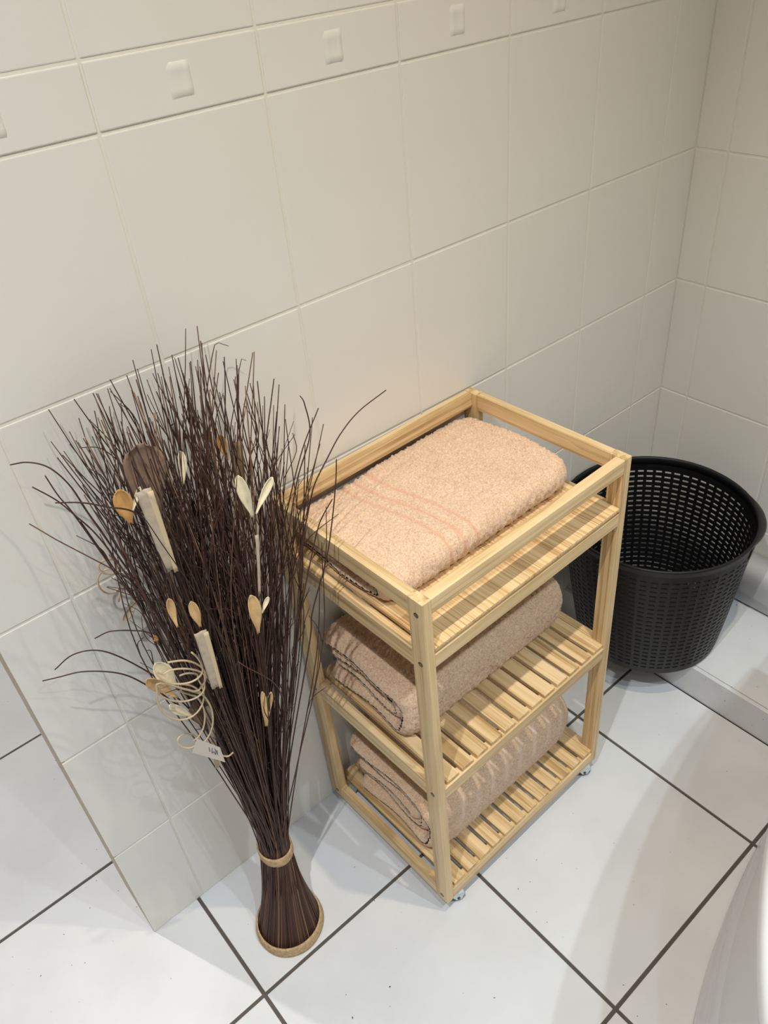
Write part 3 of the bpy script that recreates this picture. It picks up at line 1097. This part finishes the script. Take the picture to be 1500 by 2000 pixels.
MATS = {'c': 'cream', 'a': 'amber', 'o': 'ochre', 'g': 'husk_pale'}
for i, (b, t, w, m) in enumerate([
((0.1897, -0.165, 0.8603), (0.1828, -0.165, 0.9225), 0.0126, 'c') ,
((0.1944, -0.165, 0.8621), (0.2248, -0.165, 0.8985), 0.009, 'c') ,
((0.1563, -0.175, 0.6997), (0.1583, -0.175, 0.7637), 0.0157, 'a') ,
((0.1675, -0.175, 0.7268), (0.1806, -0.175, 0.7457), 0.0052, 'c') ,
((0.1387, -0.16, 0.5164), (0.1468, -0.16, 0.5828), 0.0082, 'a') ,
((0.1408, -0.16, 0.5144), (0.1587, -0.16, 0.5716), 0.0097, 'a') ,
((0.0681, -0.12, 0.8957), (0.0675, -0.12, 0.9425), 0.0188, 'o') ,
((0.0716, -0.13, 0.9174), (0.0872, -0.13, 0.9409), 0.0052, 'c') ,
((0.1333, -0.13, 0.9191), (0.1406, -0.13, 0.9602), 0.0093, 'c') ,
((0.2049, -0.1, 0.9022), (0.2024, -0.1, 0.9384), 0.0099, 'o') ,
((0.0505, -0.13, 0.6507), (0.0361, -0.13, 0.7034), 0.0205, 'c') ,
((0.0457, -0.135, 0.6353), (0.0193, -0.135, 0.6924), 0.0165, 'a') ,
((0.0566, -0.13, 0.584), (0.0343, -0.13, 0.6267), 0.0114, 'c') ,
((0.0675, -0.16, 0.765), (0.068, -0.16, 0.8099), 0.0093, 'a') ,
((0.0902, -0.17, 0.7557), (0.0884, -0.17, 0.7985), 0.0106, 'a') ,
((0.0683, -0.03, 0.7197), (0.0421, -0.03, 0.701), 0.0098, 'g') ,
((0.0574, -0.1, 0.7058), (0.0515, -0.1, 0.7149), 0.0067, 'o') ,
]):
    leaf('petal', b, t, w * 1.02, M[MATS[m]], cup=0.30, bendv=(-0.15 if i % 2 else 0.15), twist=((i * 37) % 11 - 5) * 0.05)
SM = {'p': 'husk_pale', 'b': 'husk_brown', 'b2': 'husk_olive'}
for b, t, w, m in [
((0.0819, -0.155, 0.8404), (0.0815, -0.155, 0.9524), 0.0166, 'p') ,
((0.0961, -0.112, 0.8852), (0.106, -0.112, 0.9776), 0.0431, 'b') ,
((0.2026, -0.11, 0.8215), (0.217, -0.11, 0.9258), 0.0148, 'b2') ,
((0.0838, -0.175, 0.6572), (0.0863, -0.175, 0.7545), 0.0153, 'p') ,
((0.1726, -0.17, 0.7531), (0.1872, -0.17, 0.8377), 0.0045, 'p') ,
((0.0777, -0.12, 0.5324), (0.0683, -0.12, 0.5952), 0.0298, 'b') ,
((0.0648, -0.13, 0.461), (0.0792, -0.13, 0.584), 0.0093, 'p') ,
]:
    leaf('husk_strip', b, t, w, M[SM[m]], cup=-0.06 if m != 'b' else 0.22, bendv=0.05, shape='round' if m == 'b' else 'strip')
    if m == 'p' and w > 0.014:      # a narrower split blade lying against the first
        sh = np.array([0.0055, -0.0015, -0.004])
        leaf('husk_strip', np.array(b) + sh, np.array(t) + sh, w * 0.42, M['tendril'], cup=-0.05, bendv=0.04, shape='strip')

for q in [[(0.0719, -0.165, 0.7229), (0.0766, -0.1643, 0.7096), (0.0793, -0.1636, 0.6927), (0.0773, -0.1629, 0.6813), (0.0698, -0.1622, 0.6755), (0.0587, -0.1616, 0.6763), (0.0464, -0.1609, 0.6833), (0.0356, -0.1602, 0.6946), (0.0287, -0.1595, 0.7077), (0.0269, -0.1588, 0.7196), (0.0337, -0.1581, 0.7094), (0.0423, -0.1574, 0.7081), (0.0544, -0.1567, 0.7009), (0.067, -0.156, 0.6895), (0.0769, -0.1553, 0.6764), (0.0811, -0.1547, 0.6652), (0.0781, -0.154, 0.652), (0.0747, -0.1533, 0.6408), (0.0658, -0.1526, 0.636), (0.0533, -0.1519, 0.6385), (0.0403, -0.1512, 0.6474), (0.0295, -0.1505, 0.6606), (0.0231, -0.1498, 0.6748), (0.0223, -0.1491, 0.6873), (0.0271, -0.1484, 0.6779), (0.0346, -0.1478, 0.6781), (0.0466, -0.1471, 0.6712), (0.0591, -0.1464, 0.659), (0.0677, -0.1457, 0.6456), (0.0759, -0.145, 0.621)], [(0.0432, -0.16, 0.7237), (0.0499, -0.1592, 0.7195), (0.0617, -0.1585, 0.7113), (0.0722, -0.1577, 0.6988), (0.0796, -0.1569, 0.6841), (0.0824, -0.1562, 0.6695), (0.0801, -0.1554, 0.6579), (0.0729, -0.1546, 0.6511), (0.0624, -0.1538, 0.6505), (0.0277, -0.1531, 0.6941), (0.0216, -0.1523, 0.6845), (0.0181, -0.1515, 0.6716), (0.0176, -0.1508, 0.6567), (0.0201, -0.15, 0.6412), (0.0256, -0.1492, 0.6266), (0.0336, -0.1485, 0.6147), (0.0432, -0.1477, 0.6067), (0.0534, -0.1469, 0.6037), (0.0629, -0.1462, 0.6059), (0.0705, -0.1454, 0.6132), (0.0755, -0.1446, 0.6244), (0.0772, -0.1438, 0.6381), (0.0755, -0.1431, 0.6525), (0.0764, -0.1423, 0.6604), (0.0701, -0.1415, 0.6673), (0.063, -0.1408, 0.6718), (0.056, -0.14, 0.6732)], [(0.0453, -0.15, 0.6692), (0.0618, -0.1483, 0.646), (0.0725, -0.1467, 0.629), (0.0775, -0.145, 0.611), (0.0794, -0.1433, 0.5911), (0.0778, -0.1417, 0.5714), (0.0729, -0.14, 0.5541), (0.0653, -0.1383, 0.541), (0.056, -0.1367, 0.5337), (0.046, -0.135, 0.5327)], [(0.0478, -0.145, 0.655), (0.0597, -0.1437, 0.6368), (0.066, -0.1425, 0.6269), (0.0698, -0.1412, 0.6105), (0.0704, -0.14, 0.5922), (0.0676, -0.1388, 0.5744), (0.0618, -0.1375, 0.5597), (0.054, -0.1362, 0.5501), (0.0452, -0.135, 0.5469)], [(0.0466, -0.14, 0.5429), (0.0405, -0.1383, 0.541), (0.0335, -0.1367, 0.5444), (0.0282, -0.135, 0.5514), (0.0263, -0.1333, 0.559), (0.0286, -0.1317, 0.564), (0.0344, -0.13, 0.5642), (0.0421, -0.1283, 0.5589), (0.0492, -0.1267, 0.549), (0.0537, -0.125, 0.5371)], [(0.0603, -0.035, 0.7917), (0.0597, -0.0342, 0.7833), (0.0535, -0.0334, 0.7797), (0.045, -0.0326, 0.7823), (0.0385, -0.0318, 0.7895), (0.0373, -0.0311, 0.7973), (0.0419, -0.0303, 0.8017), (0.0503, -0.0295, 0.8003), (0.0585, -0.0287, 0.7933), (0.0555, -0.0279, 0.7782), (0.0498, -0.0271, 0.7842), (0.0427, -0.0263, 0.7856), (0.0361, -0.0255, 0.7819), (0.0318, -0.0247, 0.7739), (0.0309, -0.0239, 0.7636), (0.0338, -0.0232, 0.7534), (0.0398, -0.0224, 0.7459), (0.0474, -0.0216, 0.7431), (0.0546, -0.0208, 0.7456), (0.0471, -0.02, 0.7248)], [(0.0713, -0.14, 0.4948), (0.0795, -0.145, 0.4895), (0.0863, -0.15, 0.4962)]]:
    path = smooth_path(q, 90)
    add_tubes([(path, np.full(len(path), 0.00125), 0.5, 6)], 'curled_tendril', M['tendril'], plant)

# paper price tag hanging at the left of the stems
TAGP = [np.array(p) for p in [(0.0347, -0.152, 0.5486), (0.0465, -0.152, 0.5669), (0.0712, -0.152, 0.5243), (0.0713, -0.152, 0.4907)]]
o_, ex, ey = TAGP[0], TAGP[3] - TAGP[0], TAGP[1] - TAGP[0]
tn = np.cross(ex, ey)
tn /= np.linalg.norm(tn)
if tn[1] > 0:
    tn = -tn
vs = [p - BASE for p in TAGP] + [p - BASE - tn * 0.0006 for p in TAGP]
tag = from_np('paper_tag', vs, [(0, 1, 2, 3), (7, 6, 5, 4), (0, 4, 5, 1), (1, 5, 6, 2), (2, 6, 7, 3), (3, 7, 4, 0)], M['tag'], plant, smooth=False)
tag['label'] = 'small pale paper tag with a dark printed mark'


def tag_stroke(pts, wd=0.0009):
    P = [TAGP[0] * (1 - u) * (1 - v) + TAGP[3] * u * (1 - v) + TAGP[1] * (1 - u) * v + TAGP[2] * u * v + tn * 0.0004 for u, v in pts]
    v, f = tube_arrays(smooth_path(P, 12), wd / 2, 4)
    return v - BASE, f


vs, fs, o0 = [], [], 0
for st in ([(0.50, 0.72), (0.52, 0.45)], [(0.62, 0.75), (0.60, 0.40), (0.68, 0.55), (0.72, 0.36), (0.76, 0.62), (0.72, 0.78)], [(0.80, 0.40), (0.80, 0.70)]):
    v, f = tag_stroke(st)
    vs.append(v)
    fs += [tuple(i + o0 for i in q) for q in f]
    o0 += len(v)
mark = from_np('printed_mark', np.vstack(vs), fs, M['ink'], tag)
mark['label'] = 'dark printed mark on the tag'
